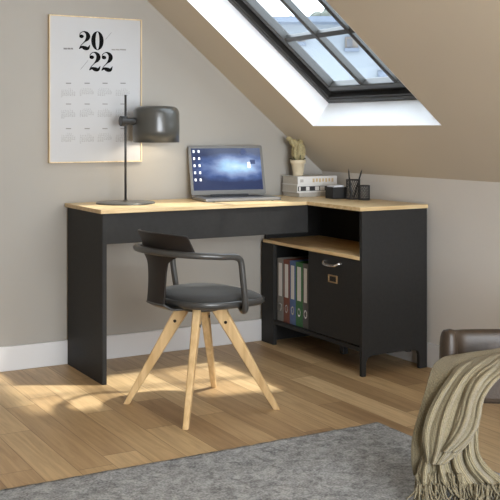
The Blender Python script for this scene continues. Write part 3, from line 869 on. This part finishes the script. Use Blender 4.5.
def chaikin(P, k=2):
    for _ in range(k):
        Q = []
        for a, b in zip(P, P[1:]+P[:1]): Q += [(a[0]*.75+b[0]*.25, a[1]*.75+b[1]*.25), (a[0]*.25+b[0]*.75, a[1]*.25+b[1]*.75)]
        P = Q
    return P
bm = nb(); prism(bm, chaikin([(-.25, -.10), (0, -.13), (.3, -.36), (.62, -.12), (.62, .28), (.36, .40), (.14, .24), (-.04, .15), (-.23, .10)]), .295, .392)
obj('seat_cushion', bm, M['leather'], lc, bevel=.02, segs=3)
for x, yv, dx, dy in ((.30, -.24, .02, -.05), (.55, .12, .05, .03), (.26, .27, -.01, .05), (-.17, .02, -.015, .0)):
    obj('leg', cyl(nb(), (x+dx, yv+dy, 0), (x, yv, .30), .010, .015), M['blackmetal'], lc, smooth=True)

def cloth(rows, bulge, nfold, amp, phase, nu=90, nv=90, seed=0, fadetop=.25, tilt=0):
    """rows: (py, xl, xr, z) control rows -> smooth surface with folds in depth"""
    ctl = [Vector((r[0], r[1], r[2])) for r in rows]
    zz = [Vector((r[3], 0, 0)) for r in rows]
    k = 12
    A = smoothpath(ctl, k); Zs = smoothpath(zz, k)
    out = []
    for i, (c, z) in enumerate(zip(A, Zs)):
        v = i/(len(A)-1); row = []
        for j in range(nu+1):
            u = j/nu
            f = amp*min(1, v/fadetop)*(math.sin(u*nfold*6.283+phase+1.3*math.sin(v*2.2))+.45*math.sin(u*nfold*2.3*6.283+phase*2+v*3))
            f += .006*noise.noise(Vector((u*5, v*4, seed)))
            f += bulge*(2*u-1)**2
            p = spot(c.y+(c.z-c.y)*(u+.012*math.sin(u*nfold*6.283+phase)), c.x-tilt*u*(1-v)**2, z.x+f)
            p.z = max(p.z, .028)
            row.append(p)
        out.append(row)
    return out
bm = nb()
grid_surf(bm, cloth([(356, 450, 520, 3.06), (359, 441, 518, 3.03), (366, 433, 512, 2.98), (377, 429, 500, 2.93), (395, 424, 486, 2.905), (415, 418, 480, 2.90), (438, 412, 477, 2.905), (458, 411, 476, 2.91), (475, 413, 478, 2.92)], .012, 2.2, .005, .6, seed=2, tilt=10))
grid_surf(bm, cloth([(358, 478, 522, 3.00), (361, 468, 522, 2.96), (367, 457, 514, 2.915), (377, 449, 496, 2.872), (390, 440, 486, 2.850), (407, 430, 481, 2.842), (423, 424, 477, 2.84), (437, 422, 473, 2.840), (450, 424, 462, 2.842), (464, 427, 444, 2.850)], .022, 3.4, .0055, 2.1, seed=5, tilt=9))
grid_surf(bm, cloth([(362, 492, 524, 2.96), (366, 482, 522, 2.92), (374, 473, 512, 2.87), (384, 467, 496, 2.84), (400, 462, 484, 2.825), (418, 458, 480, 2.82), (432, 452, 475, 2.822), (443, 446, 466, 2.825), (452, 440, 455, 2.83)], .014, 1.6, .006, .4, seed=11, tilt=8))
grid_surf(bm, cloth([(415, 446, 476, 2.90), (440, 430, 477, 2.895), (456, 422, 480, 2.885), (468, 418, 488, 2.875), (478, 416, 500, 2.865), (488, 415, 512, 2.86)], .012, 4.2, .013, 1.0, seed=8, fadetop=.1))
# the throw's own empty stands on the floor under it
tb = spot(450, 0, 2.9)
th = thing('knitted_throw', 'beige knitted throw blanket with fringe draped over the leather lounge chair', 'blanket', (tb.x, tb.y, 0))
bmesh.ops.translate(bm, verts=bm.verts[:], vec=(-tb.x, -tb.y, 0))
obj('blanket_cloth', bm, M['knit'], th, smooth=True, solid=.006)
bm = nb()
def tassel(p, dx, dy, L_):
    q = [p, p+Vector((dx*.3, dy*.3, -L_*.5)), p+Vector((dx, dy, -L_))]
    for v in q: v.z = max(v.z, .022)
    tube(bm, smoothpath(q, 4), [.0028]*4+[.0027]*4+[.0016], 6)
off = Vector((tb.x, tb.y, 0))
for k in range(150):
    u = random.random()
    p = spot(416+92*u, 483+5*random.random(), 2.850+random.uniform(-.02, .010))-off
    tassel(p, random.uniform(-.03, .03), random.uniform(-.03, .02), random.uniform(.03, .06))
for k in range(60):
    u = random.random()
    p = spot(414+48*u, 472+4*random.random(), 2.885-.03*u+random.uniform(-.01, .0))-off
    tassel(p, random.uniform(-.02, .02), random.uniform(-.03, .0), random.uniform(.025, .05))
ob = obj('fringe', bm, M['knit'], th, smooth=True); ob['kind'] = 'stuff'

# ------------------------------------------------------------------ world outside the skylight
ho = thing('neighbouring_house', 'pale rendered house with grey roof seen through the skylight', 'house', tuple(spot(330, 0, 13.0)[:2])+(-6,), -TH)
# local x right, y away; z relative to -6
def hl(px, py, z=13.0): return ((px-330)/FPX*z, EYE-(py-HY)/FPX*z+6)
hx0, _ = hl(150, 0); hx1, _ = hl(620, 0); _, hz = hl(0, 23)
obj('wall', B(hx0, hx1, 0, 6, 0, hz), M['stucco'], ho)
obj('roof', prism(nb(), [(-.35, hz-.02), (6.35, hz-.02), (6.35, hz+.05), (3, hz+.16), (-.35, hz+.05)], hx0-.3, hx1+.3, Matrix(((0, 0, 1, 0), (1, 0, 0, 0), (0, 1, 0, 0), (0, 0, 0, 1)))), M['slate'], ho)
def hwin(px0, px1, py0, py1):
    x0, z1 = hl(px0, py0); x1, z0 = hl(px1, py1)
    f = obj('window', B(x0, x1, -.04, .02, z0, z1), M['chimney'], ho, bevel=.01)
    obj('pane', B(x0+.02, x0+(x1-x0)*.55, -.05, -.03, z0+.02, z1-.03), M['housewin'], f)
    obj('window_sill', B(x0-.01, x1+.01, -.07, .02, z0-.035, z0+.01), M['slate'], f)
hwin(345, 358, 37, 49); hwin(298, 305, 37, 43); hwin(420, 433, 38, 50)
x0, z1 = hl(377, 70); x1, z0 = hl(391, 80)
aw = obj('awning', tube(nb(), [(x0, -.10, (z0+z1)/2), ((x0+x1)/2, -.10, (z0+z1)/2+.01), (x1, -.10, (z0+z1)/2)], .055, 16), M['slate'], ho, smooth=True)
bm = nb(); box(bm, x0+.01, x1-.01, -.14, .02, z0-.005, z0+.03); obj('balcony_box', bm, M['housewin'], ho)
def tree(px, py, r, z, lab):
    p = spot(px, py, z)
    t = thing('distant_tree', lab, 'tree', (p.x, p.y, -6))
    obj('trunk', cyl(nb(), (0, 0, 0), (0, 0, p.z+6), .14, .05), M['bark'], t, smooth=True)
    bm = nb()
    for k in range(9):
        bmesh.ops.create_icosphere(bm, subdivisions=2, radius=r*random.uniform(.35, .6), matrix=Matrix.Translation((random.uniform(-r, r)*.7, random.uniform(-r, r)*.6, p.z+6+random.uniform(-r, r)*.5)))
    for v in bm.verts: v.co += Vector((noise.noise(v.co*5), noise.noise(v.co*5+Vector((9, 0, 0))), noise.noise(v.co*5+Vector((0, 9, 0)))))*r*.3
    obj('foliage', bm, M['foliage'], t)
tree(325, 17, .30, 21, 'leafy tree rising behind the house roof, seen through the skylight')
tree(287, 20, .14, 24, 'small treetop behind the house roof at the left of the skylight')

# ------------------------------------------------------------------ light
w = bpy.data.worlds.new('sky'); scene.world = w; w.use_nodes = True
bg = w.node_tree.nodes['Background']; bg.inputs['Color'].default_value = s2l((228, 238, 250)); bg.inputs['Strength'].default_value = 5.0
def light(kind, name, loc, energy, **k):
    d_ = bpy.data.lights.new(name, kind); d_.energy = energy
    for a, v in k.items(): setattr(d_, a, v)
    o_ = bpy.data.objects.new(name, d_); C.objects.link(o_); o_.location = loc; return o_
sun = light('SUN', 'sun', (3, -4, 6), 5.0, angle=R(3), color=(1, .96, .9))
sun.rotation_euler = Vector((-.42, .24, -1)).to_track_quat('-Z', 'Y').to_euler()
# fill light added behind the camera to brighten the room
rear = light('AREA', 'rear_fill_light', (-.2, -5.5, 1.15), 125, shape='RECTANGLE', size=2.0, size_y=1.8, color=(.91, .96, 1))
rear.rotation_euler = (Vector((.55, -.5, .35))-rear.location).to_track_quat('-Z', 'Y').to_euler()
bulb = light('POINT', 'lamp_bulb_light', (lx+sx, ly, TZ1+zt-.13), .9, shadow_soft_size=.02, color=(1, .88, .7))

# ------------------------------------------------------------------ camera
cd = bpy.data.cameras.new('camera'); cam = bpy.data.objects.new('camera', cd); C.objects.link(cam)
cam.location = CAM; cam.rotation_euler = (R(90), 0, -TH)
cd.sensor_width = 36; cd.sensor_fit = 'HORIZONTAL'; cd.lens = 72; cd.shift_y = -.24; cd.clip_end = 200; cd.clip_start = .05
scene.camera = cam
scene.view_settings.view_transform = 'Standard'; scene.view_settings.look = 'None'; scene.view_settings.gamma = 1
scene.view_settings.use_curve_mapping = False; scene.view_settings.exposure = 0.36
